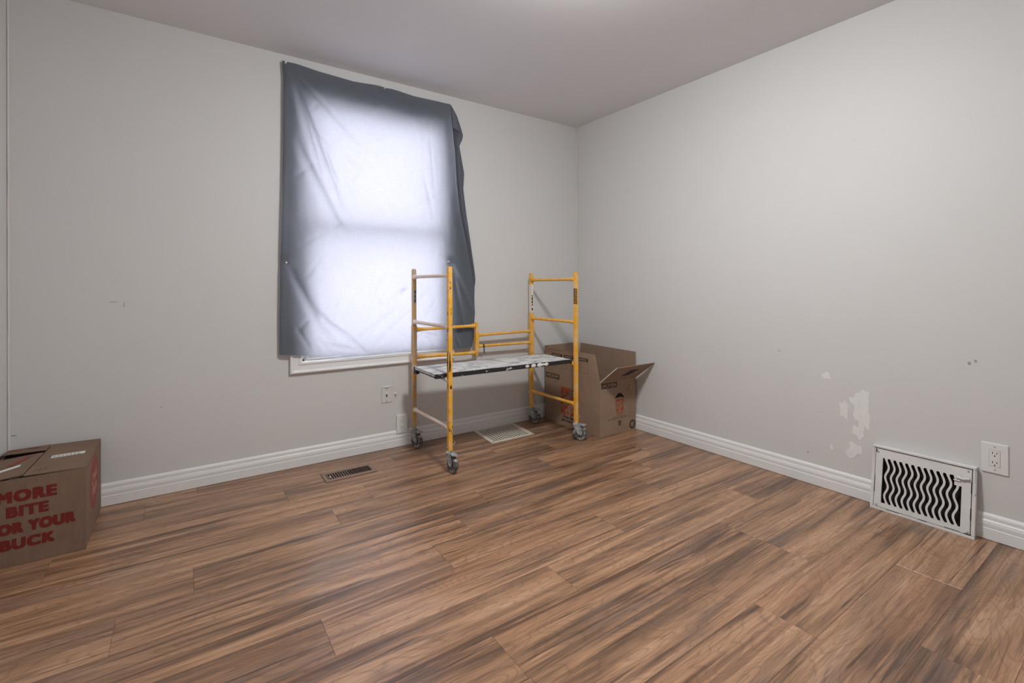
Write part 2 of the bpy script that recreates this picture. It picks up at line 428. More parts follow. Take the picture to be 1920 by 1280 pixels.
# spackle patches and scuffs on the walls
def blob(name, par, plane, cen, w, h, mat, seed, th=.0012, rough=.25, n=22):
    bm = new(); pts = []
    for i in range(n):
        a = 2 * math.pi * i / n
        k = 1 + rough * noise.noise(Vector((math.cos(a) * 1.7, math.sin(a) * 1.7, seed)))
        c, s_ = math.cos(a), math.sin(a); q = (abs(c) ** 4 + abs(s_) ** 4) ** -.25     # squarish outline
        q = .55 + .45 * q
        u, v = c * q * k * w / 2, s_ * q * k * h / 2
        pts.append((-0.0, cen[0] - u, cen[1] + v) if plane == 'right' else (cen[0] + u, 0, cen[1] + v))
    nrm = (-1, 0, 0) if plane == 'right' else (0, -1, 0)
    ngon_prism(bm, [Vector(p) + Vector(nrm) * th for p in pts], nrm, th)
    return obj(name, bm, mat, par)
for i, (y, z, w, h) in enumerate([(-1.943, .597, .045, .030), (-2.022, .437, .042, .075), (-2.097, .478, .085, .125), (-2.104, .40, .052, .12),
                                  (-2.090, .330, .050, .07), (-2.066, .238, .062, .085), (-1.965, .222, .016, .020)]):
    blob('spackle_patch', wall_right, 'right', (y, z), w, h, 'spackle', i * 3.1, .0010 + .0001 * i, .75)
for y, z, w, h in [(-2.50, .735, .012, .014), (-2.52, .747, .010, .012), (-1.85, .165, .008, .010), (-1.70, .70, .02, .004)]:
    blob('scuff_mark', wall_right, 'right', (y, z), w, h, 'scuff', y * 7, .0004)
for x, z, w, h in [(-3.09, 1.00, .03, .004), (-3.05, .985, .004, .03), (-2.90, .45, .006, .006), (-3.44, .40, .02, .006), (-1.15, .50, .008, .005),
                   (-2.06, 1.02, .006, .006), (-.82, .345, .006, .006), (-.42, .49, .006, .006)]:
    blob('scuff_mark', wall_back, 'back', (x, z), w, h, 'scuff', x * 5, .0004)

# ------------------------------------------------------------ window
win = tag(empty('window_1', (-1.745, .08, OZ0)), 'white double-hung window hidden behind the grey cloth', kind='structure')
bm = new()                                                 # jamb lining
for a in ((OX0, OX0 + .012, OZ0, OZ1), (OX1 - .012, OX1, OZ0, OZ1), (OX0, OX1, OZ1 - .012, OZ1), (OX0, OX1, OZ0, OZ0 + .012)):
    box(bm, a[0], a[1], 0, .15, a[2], a[3])
obj('jamb', bm, 'vinyl', win)
CW = .068
cprof = [(0, 0), (.020, 0), (.022, .006), (.020, .012), (.014, .018), (.012, .045), (.016, .052), (.016, .062), (.012, CW), (0, CW)]   # (depth, inward offset from outer edge)
outer = [(OX0 - CW, OZ0 - CW), (OX1 + CW, OZ0 - CW), (OX1 + CW, OZ1 + CW), (OX0 - CW, OZ1 + CW)]
inn = [(1, 1), (-1, 1), (-1, -1), (1, -1)]
for i in range(4):                                         # four mitred casing boards
    j = (i + 1) % 4; bm = new()
    ra = [bm.verts.new((outer[i][0] + inn[i][0] * o_, -d, outer[i][1] + inn[i][1] * o_)) for d, o_ in cprof]
    rb = [bm.verts.new((outer[j][0] + inn[j][0] * o_, -d, outer[j][1] + inn[j][1] * o_)) for d, o_ in cprof]
    for k in range(len(cprof)):
        q = (k + 1) % len(cprof); bm.faces.new((ra[k], ra[q], rb[q], rb[k]))
    bm.faces.new(ra[::-1]); bm.faces.new(rb)
    obj('casing', bm, 'trim', win)
def sash(z0, z1, y0, y1, sb=.044):
    x0, x1 = OX0 + .014, OX1 - .014; s = .034; bm = new()
    for a in ((x0, x0 + s, z0, z1), (x1 - s, x1, z0, z1), (x0 + s, x1 - s, z0, z0 + sb), (x0 + s, x1 - s, z1 - s, z1)):
        box(bm, a[0], a[1], y0, y1, a[2], a[3], .003)
    f = obj('sash', bm, 'vinyl', win)
    bm = new(); ym = (y0 + y1) / 2; box(bm, x0 + s, x1 - s, ym - .002, ym + .002, z0 + sb, z1 - s); obj('pane', bm, 'glass', f)
sash(OZ0 + .013, 1.475, .020, .048, .018); sash(1.415, OZ1 - .014, .052, .082)

# ------------------------------------------------------------ curtain (grey sheet pinned over the window)
def lerp_tab(tab, t):
    if t <= tab[0][0]: return tab[0][1]
    for (a, va), (b, vb) in zip(tab, tab[1:]):
        if t <= b: return va + (vb - va) * (t - a) / (b - a)
    return tab[-1][1]
top_t = [(0, 2.394), (.19, 2.372), (.37, 2.364), (.56, 2.380), (.75, 2.362), (.985, 2.364), (1, 2.345)]
bot_t = [(0, .678), (.155, .657), (.30, .640), (.46, .642), (.64, .637), (.86, .624), (1, .627)]
left_t = [(0, -2.330), (.06, -2.323), (.34, -2.328), (.485, -2.330), (.68, -2.341), (.87, -2.347), (1, -2.347)]
groove_t = [(0, -1.238), (.12, -1.226), (.195, -1.211), (.325, -1.198), (.435, -1.171), (.52, -1.136), (.63, -1.093), (.74, -1.056), (.86, -1.046), (1, -1.075)]
right_t = [(0, -1.229), (.12, -1.19), (.17, -1.168), (.265, -1.131), (.33, -1.140), (.44, -1.114), (.595, -1.075), (.705, -1.046), (.86, -1.038), (.965, -1.052), (1, -1.064)]
creases = [  # (x0,z0,x1,z1,width,height) raised folds running across the sheet, metres
    (-2.30, 2.36, -2.00, 1.55, .020, .016), (-2.29, 2.30, -2.12, 1.75, .014, .014), (-2.26, 2.33, -1.86, 1.95, .016, .008),
    (-2.10, 1.92, -2.03, 1.72, .006, .007), (-2.27, 1.95, -2.00, 1.40, .026, .014), (-2.05, 1.50, -1.95, 1.40, .012, .008),
    (-2.32, 1.22, -2.12, .80, .018, .012), (-2.30, 1.20, -2.05, .70, .030, .010), (-2.18, .95, -1.90, .68, .016, .008),
    (-1.95, .70, -1.60, .95, .020, .006), (-1.80, .68, -1.40, 1.05, .018, .006), (-2.10, .72, -1.85, .66, .012, .006), (-1.60, .80, -1.30, .70, .014, .005),
    (-1.45, 1.85, -1.38, 1.55, .016, .006), (-1.50, 1.62, -1.30, 1.72, .010, .004), (-1.40, 2.10, -1.37, 1.70, .012, .004),
    (-1.25, 1.25, -1.05, .85, .020, .008), (-1.24, 1.22, -1.12, .70, .016, .008), (-2.05, 1.45, -1.40, 1.43, .05, -.006)]
rc = random.Random(11)
for _ in range(46):          # small random creases, most of them low down and along the left side
    cx_, cz_ = (rc.uniform(-2.28, -1.12), rc.uniform(.68, 1.05)) if rc.random() < .55 else (rc.uniform(-2.28, -1.95), rc.uniform(.9, 2.25))
    a_ = rc.choice((rc.uniform(.5, 1.0), rc.uniform(-1.2, -.5))); l_ = rc.uniform(.06, .22)
    creases.append((cx_, cz_, cx_ + l_ * math.cos(a_), cz_ + l_ * math.sin(a_), rc.uniform(.006, .014), rc.uniform(.003, .006)))
def sheet_y(x, z, u):
    y = -.038
    y += -.010 * math.sin(min(1, max(0, (2.39 - z) / 1.75)) * math.pi)
    for x0, z0, x1, z1, w, h in creases:
        dx, dz = x1 - x0, z1 - z0; l2 = dx * dx + dz * dz
        t = ((x - x0) * dx + (z - z0) * dz) / l2; tc_ = min(1, max(0, t))
        d = math.hypot(x - x0 - dx * tc_, z - z0 - dz * tc_)
        fade = math.sin(math.pi * min(.98, max(.02, tc_))) ** .5
        y -= 1.35 * h * fade * math.exp(-(d / w) ** 2)
    q = Vector((x * 3.1, z * 2.3, 1.7))
    y += .007 * noise.noise(q) + .003 * noise.noise(q * 3.1) + .0015 * noise.noise(Vector((x * 26, z * 9, 4)))
    for px, pz in ((-2.305, 2.385), (-1.71, 2.372), (-2.315, 1.215), (-1.262, 1.248)):  # pinned tight at the pins
        d = math.hypot(x - px, z - pz); y += .016 * math.exp(-(d / .035) ** 2)
    return min(y, -.0235)
NU, NG, NV = 170, 26, 170
bm = new(); grid = []
for j in range(NV + 1):
    v = j / NV; row = []
    xl, xg, xr = lerp_tab(left_t, v), lerp_tab(groove_t, v), lerp_tab(right_t, v)
    for i in range(NU + NG + 1):
        if i <= NU: s = i / NU; x = xl + (xg - xl) * (1 - (1 - s) ** 1.5)
        else: s = (i - NU) / NG; x = xg + (max(xr, xg + .004) - xg) * s
        uu = (x - xl) / (xr - xl)
        z = lerp_tab(top_t, uu) * (1 - v) + lerp_tab(bot_t, uu) * v
        y = sheet_y(x, z, uu)
        y += .016 * math.exp(-((x - xl) / .010) ** 2)                                  # left hem turns to the wall
        amp = min(1, v * 9) * (1 - .85 * max(0, v - .66) / .34)
        y -= .026 * math.exp(-((x - xg) / .055) ** 2) * amp                             # rolled edge either side of the fold
        y += .052 * math.exp(-((x - xg - .004) / .0085) ** 2) * amp                     # the fold itself
        if i > NU: y += .012 * s ** 3
        if x < OX1 + CW + .004: y = min(y, -.0235)
        row.append(bm.verts.new((x, min(y, -.004), z)))
    grid.append(row)
for a, b in zip(grid, grid[1:]):
    for i in range(len(a) - 1): bm.faces.new((a[i], a[i + 1], b[i + 1], b[i]))
curtain = tag(obj('curtain', bm, 'cloth', None, True), 'wrinkled slate grey cloth pinned up over the bright window', 'curtain')
# folded-over corner at the top right
fo = [[(-1.240, -.050, 2.356), (-1.232, -.050, 2.345), (-1.225, -.050, 2.335)],
      [(-1.238, -.056, 2.300), (-1.216, -.062, 2.303), (-1.196, -.052, 2.288)],
      [(-1.236, -.058, 2.245), (-1.204, -.072, 2.236), (-1.172, -.056, 2.222)],
      [(-1.234, -.060, 2.192), (-1.192, -.078, 2.176), (-1.150, -.058, 2.158)],
      [(-1.215, -.046, 2.186), (-1.182, -.060, 2.168), (-1.146, -.040, 2.131)],
      [(-1.196, -.034, 2.176), (-1.178, -.036, 2.130), (-1.165, -.026, 2.080)]]
bm = new(); g = [[bm.verts.new(p) for p in r] for r in fo]
for a, b in zip(g, g[1:]):
    for i in range(2): bm.faces.new((a[i], a[i + 1], b[i + 1], b[i]))
bmesh.ops.subdivide_edges(bm, edges=bm.edges[:], cuts=3, use_grid_fill=True, smooth=.6)
obj('folded_corner', bm, 'cloth', curtain, True)

def push_pin(x, z, y, label):
    e = tag(empty('push_pin', (x, y, z)), label, 'push pin', 'pins holding the cloth')
    bm = new(); lathe(bm, [(0, -.022), (.0045, -.022), (.0055, -.020), (.0040, -.016), (.0032, -.010), (.0034, -.006), (.0060, -.003), (.0062, 0), (0, 0)], (x, y, z), (0, 1, 0), 14)
    obj('head', bm, 'pin', e, True)
    bm = new(); tube(bm, [(x, y, z), (x, .004, z)], .0007, 6); obj('needle', bm, 'steel', e)
push_pin(-2.312, 2.380, -.024, 'white push pin at the upper left corner of the cloth')
push_pin(-1.720, 2.370, -.026, 'white push pin midway along the top of the cloth')
push_pin(-2.312, 1.214, -.024, 'white push pin on the left side of the cloth, halfway down')
push_pin(-1.262, 1.248, -.026, 'white push pin on the cloth just above the scaffold')

# ------------------------------------------------------------ rolling scaffold
LX, RX, FY, BY = -1.535, -.552, -.590, -.075
sca = tag(empty('rolling_scaffold', ((LX + RX) / 2, (FY + BY) / 2, 0)), 'yellow steel mini scaffold on casters with a plaster-spattered platform', 'scaffold')
LH = .0130
def leg(x, y, z0, z1, mat):
    bm = new(); box(bm, x - LH, x + LH, y - LH, y + LH, z0, z1 - .006, .0035)
    box(bm, x - LH + .002, x + LH - .002, y - LH + .002, y + LH - .002, z1 - .007, z1, .001)
    return obj('leg', bm, mat, sca)
legs = [leg(LX, FY, .118, 1.188, 'yellow_chip'), leg(LX, BY, .118, 1.188, 'yellow_worn'), leg(RX, FY, .114, 1.170, 'yellow'), leg(RX, BY, .114, 1.174, 'yellow')]
def rung(p, q, r, mat, flare=1.55, name='rung'):
    p, q = Vector(p), Vector(q); d = (q - p).normalized(); bm = new()
    tube(bm, [p, p + d * .012, p + d * .040, p + d * .06, q - d * .06, q - d * .040, q - d * .012, q],
         [r * flare, r * flare * .95, r * 1.08, r, r, r * 1.08, r * flare * .95, r * flare], 14)
    return obj(name, bm, mat, sca, True)
for x, zs, mats in ((LX, (1.136, .836, .528, .250), ('yellow_dusty', 'yellow_dusty', 'yellow_dusty', 'yellow_dusty')),
                    (RX, (1.120, .821, .528, .248), ('yellow', 'yellow', 'yellow', 'yellow'))):
    for z, m_ in zip(zs, mats): rung((x, BY - LH, z), (x, FY + LH, z), .0110, m_)
# folding side brace behind: two sleeves on the back legs, rails, hinge posts
def sqpost(name, x, y, z0, z1, h, mat):
    bm = new(); box(bm, x - h, x + h, y - h, y + h, z0, z1, .004); return obj(name, bm, mat, sca)
MX = -1.053
sqpost('sleeve', LX, BY, .570, .813, .0155, 'yellow_worn'); sqpost('sleeve', RX, BY, .544, .844, .0155, 'yellow')
sqpost('hinge_post', MX, BY, .565, .812, .0105, 'yellow'); sqpost('hinge_sleeve', MX + .002, BY, .594, .753, .0145, 'yellow')
rung((LX + .0155, BY, .783), (MX - .010, BY, .786), .0112, 'yellow', 1.55, 'rail')
rung((LX + .0155, BY, .600), (MX - .010, BY, .590), .0112, 'yellow', 1.5, 'rail')
rung((MX + .016, BY, .716), (RX - .0155, BY, .720), .0098, 'yellow', 1.3, 'rail')
rung((MX + .016, BY, .636), (RX - .0155, BY, .630), .0098, 'yellow', 1.3, 'rail')
bm = new(); tube(bm, [(-1.000, BY, .6355), (-.990, BY, .6354)], .0125, 12); box(bm, -.997, -.993, BY - .018, BY - .010, .585, .635)
obj('locking_clip', bm, 'black', sca)
for x, y, z, s in ((LX, BY, .150, 1), (RX, BY, .150, -1), (LX, FY, .150, 1), (RX, FY, .148, 1)):   # pins through the caster sockets
    bm = new(); tube(bm, [(x - .024, y - .004, z - .006), (x + .024, y - .004, z + .004)], .0024, 8)
    tube(bm, [(x + .024, y - .004, z + .004), (x + .030, y - .006, z + .014), (x + .026, y - .006, z + .022)], .002, 8)
    obj('caster_pin', bm, 'steel', sca)
# platform, turned a touch on its rungs
pc = Vector((-1.083, -.386, .5382)); pr = Matrix.Rotation(math.radians(-1.8), 3, 'Z')
PT = lambda co: pc + pr @ Vector(co)
bm = new(); box(bm, -.512, .512, -.158, .158, .004, .0225, .001, PT); obj('platform_deck', bm, 'deck', sca)
for s in (-1, 1):
    bm = new(); box(bm, -.515, .515, s * .166 - .0075, s * .166 + .0075, -.004, .0215, .002, PT); obj('edge_channel', bm, 'channel', sca)
for s in (-1, 1):
    bm = new(); box(bm, s * .500 - .010, s * .500 + .010, -.150, .150, -.003, .003, .001, PT)
    box(bm, s * .505 - .012, s * .505 + .012, .125, .160, -.022, .003, .001, PT); obj('end_channel', bm, 'channel', sca)
# worn plaster blobs on the front edge
for i, x in enumerate((.135, .185, .235, .262, .29)):
    bm = new(); r = (.016, .020, .022, .014, .018)[i]
    lathe(bm, [(0, .0035), (r * .55, .003), (r * .85, .0018), (r, 0)], PT((x, -.1735, .010)), pr @ Vector((0, -1, 0)), 12)
    for v in bm.verts: v.co.z = PT((0, 0, .0095)).z + (v.co.z - PT((0, 0, .010)).z) * .62
    obj('plaster_blob', bm, 'label', sca, True)
# stickers on the legs
def sticker(x, y, z0, z1, mat, nrm, h=.0085, name='sticker'):
    bm = new(); n = Vector(nrm)
    if abs(n.x) > .5: box(bm, x + n.x * (LH + .0002), x + n.x * (LH + .0007), y - h, y + h, z0, z1)
    else: box(bm, x - h, x + h, y + n.y * (LH + .0002), y + n.y * (LH + .0007), z0, z1)
    return obj(name, bm, mat, sca)
s1 = sticker(RX, BY, .865, 1.085, 'label', (0, -1, 0), .0105)
for z0, z1 in ((.880, .902), (.918, .930), (.936, .958), (.962, .985), (.99, 1.0)):
    bm = new(); box(bm, RX - .006, RX + .005, BY - LH - .0012, BY - LH - .0006, z0, z1); obj('sticker_print', bm, 'black', s1)
sticker(RX, BY, .865, 1.085, 'label', (-1, 0, 0), .0105)
s2 = sticker(LX, BY, .955, 1.060, 'steel', (0, -1, 0), .0105)
for z0, z1 in ((.965, .990), (.995, 1.018), (1.024, 1.046)):
    bm = new(); box(bm, LX - .003, LX + .006, BY - LH - .0012, BY - LH - .0006, z0, z1); obj('sticker_print', bm, 'black', s2)
# dark brand strip on the near right leg: slanted strokes, unreadable in the photograph
s3 = sticker(RX, FY, .945, 1.055, 'yellow', (-1, 0, 0), .0105)
for i in range(9):
    z = .948 + i * .0122
    bm = new(); y0 = FY + .008; k = LH + .0012
    ngon_prism(bm, [(RX - k, y0, z), (RX - k, y0, z + .0085), (RX - k, FY - .012, z + .0115), (RX - k, FY - .012, z + .0025)], (-1, 0, 0), .0005)
    obj('sticker_print', bm, 'black', s3)
    bm = new(); box(bm, RX - LH, RX + .000, FY - LH - .0010, FY - LH - .0003, z, z + .0085); obj('sticker_print', bm, 'black', s3)
for z0, z1, w in ((.575, .66, .008), (.62, .70, .0045)):    # bare dark patch on the near left leg
    bm = new(); ngon_prism(bm, [(LX - LH - .0006, FY + w * a, z) for a, z in ((-.9, z0), (.2, z0 + .012), (.9, (z0 + z1) / 2), (.3, z1), (-.6, z1 - .02), (-.2, (z0 + z1) / 2 - .01))], (-1, 0, 0), .0005)
    obj('bare_patch', bm, 'black', sca)
    bm = new(); ngon_prism(bm, [(LX - .006 + w * a, FY - LH - .0006, z) for a, z in ((-.6, z0), (.5, z0 + .012), (.9, (z0 + z1) / 2), (.3, z1), (-.5, z1 - .02))], (0, -1, 0), .0005)
    obj('bare_patch', bm, 'black', sca)

# casters: built once, then copied and turned
def make_caster():
    R = .049; bm = new(); t = .028                        # trail along +x, wheel axis along y
    lathe(bm, [(0, .124), (.016, .124), (.016, .116), (.022, .115), (.024, .110), (.020, .105), (0, .105)], (0, 0, 0), (0, 0, 1), 20)
    for s in (-1, 1):
        pts = [(-.016, .108), (.030, .108), (.046, .060), (t + .012, .040), (t, .036), (t - .012, .042), (-.004, .075)]
        ngon_prism(bm, [(x, s * .0185 + (.0015 if s > 0 else -.0015), z) for x, z in pts], (0, s, 0), .003)
    box(bm, -.016, .030, -.0185, .0185, .104, .109, .001)
    fork = obj('caster', bm, 'caster', sca)
    w = new(); lathe(w, [(.030, -.0125), (.041, -.0135), (.046, -.011), (R, -.005), (R, .005), (.046, .011), (.041, .0135), (.030, .0125)], (t, 0, R), (0, 1, 0), 32)
    wh = obj('wheel', w, 'tyre', None, True)
    w = new(); lathe(w, [(0, -.0125), (.010, -.0125), (.012, -.009), (.027, -.008), (.030, -.012), (.031, 0), (.030, .012), (.027, .008), (.012, .009), (.010, .0125), (0, .0125)], (t, 0, R), (0, 1, 0), 28)
    hub = obj('hub', w, 'tyre_dark', None, True)
    w = new(); lathe(w, [(0, -.026), (.006, -.026), (.0075, -.022), (.0075, .022), (.006, .026), (0, .026)], (t, 0, R), (0, 1, 0), 12)
    ax = obj('axle', w, 'caster', None, True)
    w = new(); ngon_prism(w, [(.018, -.014, .112), (.052, -.016, .109), (.070, -.013, .112), (.072, .013, .112), (.052, .016, .109), (.018, .014, .112)], (0, 0, 1), .005)
    box(w, .034, .046, -.012, .012, .098, .108, .002)
    pd = obj('brake_pedal', w, 'caster', None)
    return fork, [wh, hub, ax, pd]
fork0, kids0 = make_caster()
bpy.context.view_layer.update()
spots = [((LX, FY), -38), ((LX, BY), -30), ((RX, FY), 2), ((RX, BY), -8)]
# direction angles: towards the viewer's right
def cam_angle(x, y, off):
    v = Vector((x + 2.8122, y + 3.0662)); base = math.atan2(-v.y, -v.x)      # towards the camera
    return base + math.radians(off)
offs = [32, 40, 82, 62]
for i, ((x, y), _) in enumerate(spots):
    f = fork0 if i == 0 else fork0.copy()
    if i: C.objects.link(f)
    f.parent = sca; f.matrix_parent_inverse = Matrix.Translation(sca.location).inverted()
    f.location = (x, y, 0 if i < 2 else -.0); f.rotation_euler = (0, 0, cam_angle(x, y, offs[i]))
    for k in kids0:
        c = k if i == 0 else k.copy()
        if i: C.objects.link(c)
        c.parent = f; c.matrix_parent_inverse = Matrix.Identity(4)

# ------------------------------------------------------------ open moving carton in the corner
BX0, BX1, BY0, BY1, BH = -.392, -.020, -.665, -.048, .387
mv = tag(empty('moving_box', ((BX0 + BX1) / 2, (BY0 + BY1) / 2, 0)), 'open brown moving carton with raised flaps in the room corner', 'box')
def carton(x0, x1, y0, y1, h, mat, parent, t=.004):
    bm = new()
    box(bm, x0, x1, y0, y1, .001, .001 + t)
    box(bm, x0, x0 + t, y0, y1, .001 + t, h); box(bm, x1 - t, x1, y0, y1, .001 + t, h)
    box(bm, x0 + t, x1 - t, y0, y0 + t, .001 + t, h); box(bm, x0 + t, x1 - t, y1 - t, y1, .001 + t, h)
    return obj('body', bm, mat, parent)
body = carton(BX0, BX1, BY0, BY1, BH, 'card', mv)
def flap(pts, nrm, mat, parent, th=.0042):
    bm = new(); ngon_prism(bm, pts, Vector(nrm).normalized(), th); return obj('flap', bm, mat, parent)
fl_left = flap([(BX0, BY0 + .004, BH), (BX0 - .003, BY0 + .050, .583), (BX0 - .003, BY1 - .002, .576), (BX0, BY1, BH)], (-1, 0, 0), 'card', mv)
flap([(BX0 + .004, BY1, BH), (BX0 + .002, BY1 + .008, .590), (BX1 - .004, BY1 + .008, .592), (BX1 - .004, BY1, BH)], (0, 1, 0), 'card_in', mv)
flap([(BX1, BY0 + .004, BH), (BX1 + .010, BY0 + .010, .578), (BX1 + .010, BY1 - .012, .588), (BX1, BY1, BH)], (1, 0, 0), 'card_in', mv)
k = Vector((0, -.162, .128)); fn = Vector((1, 0, 0)).cross(k).normalized()
if fn.z < 0: fn = -fn
fa, fb = Vector((BX0 + .002, BY0, BH)), Vector((BX1, BY0, BH)); fo_ = fn * .0042
fl_front = flap([fa + fo_, fb + fo_, fb + k + fo_ + Vector((.016, 0, 0)), fa + k + fo_], fn, 'card', mv)
# ragged white torn edge along the front flap's left side
bm = new(); prev = None
for i in range(13):
    t_ = i / 12; w_ = .007 + .009 * (1 + noise.noise(Vector((t_ * 9, 3, 1)))) * (1 if t_ > .12 else .5)
    p = fa + k * t_ + fo_ * 1.05
    cur = [bm.verts.new(p + q) for q in (Vector((-.003, 0, 0)) - fo_ * 1.15, Vector((-.003, 0, 0)) + fn * .001, Vector((w_ * .55, 0, 0)) + fn * .001)]
    if prev:
        for a in range(2): bm.faces.new((prev[a], prev[a + 1], cur[a + 1], cur[a]))
    prev = cur
obj('torn_edge', bm, 'torn', fl_front)
bm = new(); q = fb + Vector((.001, 0, 0)); e2 = fb + k + Vector((.017, 0, 0))
ngon_prism(bm, [q + fo_ * 1.1, e2 + fo_ * 1.1, e2 - fo_ * .1, q - fo_ * .1], (1, 0, 0), .0015); obj('torn_edge', bm, 'torn', fl_front)
kd = k.normalized()
decal('printed_panel', [fa + Vector((x - fa.x, 0, 0)) + k * t_ for x, t_ in ((-.239, .32), (-.161, .32), (-.107, .70), (-.199, .70))], 'ink', fl_front, -fn)
# print on the long left face (reads towards the viewer's right: -y)
ex, ez = Vector((0, -1, 0)), Vector((0, 0, 1)); LFo = Vector((BX0, 0, 0)); nL = (-1, 0, 0)
def lr(y0, y1, z0, z1): return [LFo + Vector((0, y, z)) for y, z in ((y0, z0), (y1, z0), (y1, z1), (y0, z1))]
p = decal('printed_band', lr(-.059, -.224, .341, .380), 'ink', body, nL)
lettering('lettering', 'MEDIUM', LFo + Vector((-.0006, -.1415, .3605)), ex, ez, .138, .024, 'stencil', body, .06)
decal('printed_square', lr(-.243, -.444, .088, .293), 'orange', body, nL)
def depot(org, xd, yd, size, par):
    s = size
    xd, yd = Vector(xd), Vector(yd)
    a = (xd + yd).normalized(); b = (yd - xd).normalized()
    org = Vector(org)
    lettering('lettering', 'THE', org + b * s * .40 - a * s * .10, a, b, s * .34, s * .155, 'stencil', par, .05, lift=.0012)
    lettering('lettering', 'HOME', org + b * s * .135 + a * s * .0, a, b, s * .92, s * .27, 'stencil', par, .05, lift=.0012)
    lettering('lettering', 'DEPOT', org - b * s * .22 - a * s * .0, a, b, s * .86, s * .27, 'stencil', par, .05, lift=.0012)
depot(LFo + Vector((0, -.3435, .1905)), ex, ez, .205, body)
lettering('lettering', 'How doers', LFo + Vector((0, -.345, .070)), ex, ez, .150, .024, 'ink', body, .05)
lettering('lettering', 'get more done.', LFo + Vector((0, -.355, .040)), ex, ez, .205, .026, 'ink', body, .05)
# left flap check-list: three dark headers, outlines, short lines of small print
def fy(y, z, dx=0.0): return Vector((BX0 - .003 * (z - BH) / .19 - dx, y, z))
def fr(y0, y1, z0, z1, mat, lift=.0005): decal('printed_mark', [fy(y, z) for y, z in ((y0, z0), (y1, z0), (y1, z1), (y0, z1))], mat, fl_left, nL, lift)
for y0, y1 in ((-.135, -.262), (-.279, -.392), (-.424, -.546)):
    fr(y0, y1, .520, .543, 'ink')
    yy = y0 - .012
    while yy > y1 + .018:
        w_ = random.uniform(.006, .012); fr(yy, yy - w_, .527, .536, 'stencil', .0010); yy -= w_ + .003
    fr(y0, y0 - .0014, .432, .520, 'ink_soft'); fr(y1, y1 + .0014, .432, .520, 'ink_soft'); fr(y0, y1, .432, .4335, 'ink_soft')
    for r_ in range(5): fr(y0 - .014, y0 - .014 - random.uniform(.03, .06), .505 - r_ * .0155, .5075 - r_ * .0155, 'ink_soft')
# print on the short front face (reads towards +x)
ex2 = Vector((1, 0, 0)); FFo = Vector((0, BY0, 0)); nF = (0, -1, 0)
def ff(x0, x1, z0, z1): return [Vector((x, BY0, z)) for x, z in ((x0, z0), (x1, z0), (x1, z1), (x0, z1))]
decal('printed_band', ff(-.380, -.220, .342, .379), 'ink', body, nF)
lettering('lettering', 'MOYEN', Vector((-.298, BY0 - .0006, .3605)), ex2, ez, .132, .024, 'stencil', body, .06)
hole = [(-.240 + .092 * i / 12, .259 + .036 * math.sin(math.pi * i / 12) ** .7 - .002 * i / 12) for i in range(13)] + [(-.150 - .088 * i / 8, .254 + .008 * math.sin(math.pi * i / 8) + .004 * i / 8) for i in range(1, 8)]
decal('hand_hole_shade', [(x, BY0, z) for x, z in hole], 'void', body, nF)  # no cut-out: the hole's dark inside is a painted patch
decal('printed_square', ff(-.234, -.152, .163, .249), 'orange', body, nF)
depot((-.193, BY0, .206), ex2, ez, .082, body)
for i in range(6): decal('printed_mark', ff(-.226 + i * .012, -.226 + i * .012 + .008, .146, .155), 'orange', body, nF)
for i in range(5): decal('printed_mark', ff(-.220 + i * .012, -.220 + i * .012 + .008, .133, .140), 'orange', body, nF)
for x0, x1, z in ((-.268, -.124, .123), (-.315, -.084, .1115)):
    x = x0
    while x < x1 - .01:
        w_ = random.uniform(.012, .03); decal('printed_mark', ff(x, min(x1, x + w_), z - .0022, z + .0022), 'ink_soft', body, nF); x += w_ + .003
decal('printed_mark', [(x, BY0, z) for x, z in ((-.211, .094), (-.175, .093), (-.181, .056), (-.206, .057))], 'ink_soft', body, nF)
def ring_pts(cx, cz, r): return [(cx + r * math.cos(a * math.pi / 12), BY0, cz + r * math.sin(a * math.pi / 12)) for a in range(24)]
decal('recycling_mark', ring_pts(-.058, .045, .033), 'ink', body, nF)
decal('recycling_mark', ring_pts(-.058, .045, .0205), 'stencil', body, nF, .0010)
for a in range(3):
    c0 = math.radians(90 + 120 * a); cx, cz = -.058, .045
    pts = []
    for r_, da in ((.016, -38), (.016, 22), (.019, 30), (.013, 52), (.008, 22), (.010, 20), (.010, -38)):
        t_ = c0 + math.radians(da); pts.append((cx + r_ * math.cos(t_), BY0, cz + r_ * math.sin(t_)))
    decal('recycling_mark', pts, 'ink', body, nF, .0014)
decal('printed_mark', [(x, BY0, z) for x, z in ((-.122, .293), (-.108, .300), (-.088, .345), (-.098, .346), (-.106, .318))], 'red_soft', body, nF)

# ------------------------------------------------------------ closed meal carton by the left wall
KX0, KX1, KY0, KY1, KH = -3.452, -3.137, -.463, -.022, .338
mk = tag(empty('cardboard_box', ((KX0 + KX1) / 2, (KY0 + KY1) / 2, 0)), 'cardboard box with bold red slogan lettering against the left wall', 'box')
kb = carton(KX0, KX1, KY0, KY1, KH - .004, 'card2', mk)
bm = new(); ngon_prism(bm, [(KX1, KY0 + .004, KH), (KX1, KY1, KH), (-3.308, KY1, KH + .004), (-3.322, KY0 + .012, KH + .002)], (0, 0, 1), .0042)
f1 = obj('flap', bm, 'card2', mk)
bm = new(); ngon_prism(bm, [(KX0, KY0 + .030, KH - .010), (-3.330, KY0 + .052, KH - .004), (-3.316, -.150, KH + .006), (KX0, -.135, KH - .006)], (0, 0, 1), .0042)
f2 = obj('flap', bm, 'card2', mk)
bm = new(); ngon_prism(bm, [(KX0, -.128, KH + .014), (-3.312, -.132, KH + .012), (-3.312, KY1 - .002, KH + .006), (KX0, KY1 - .002, KH + .004)], (0, 0, 1), .0042)
f3 = obj('flap', bm, 'card2', mk)
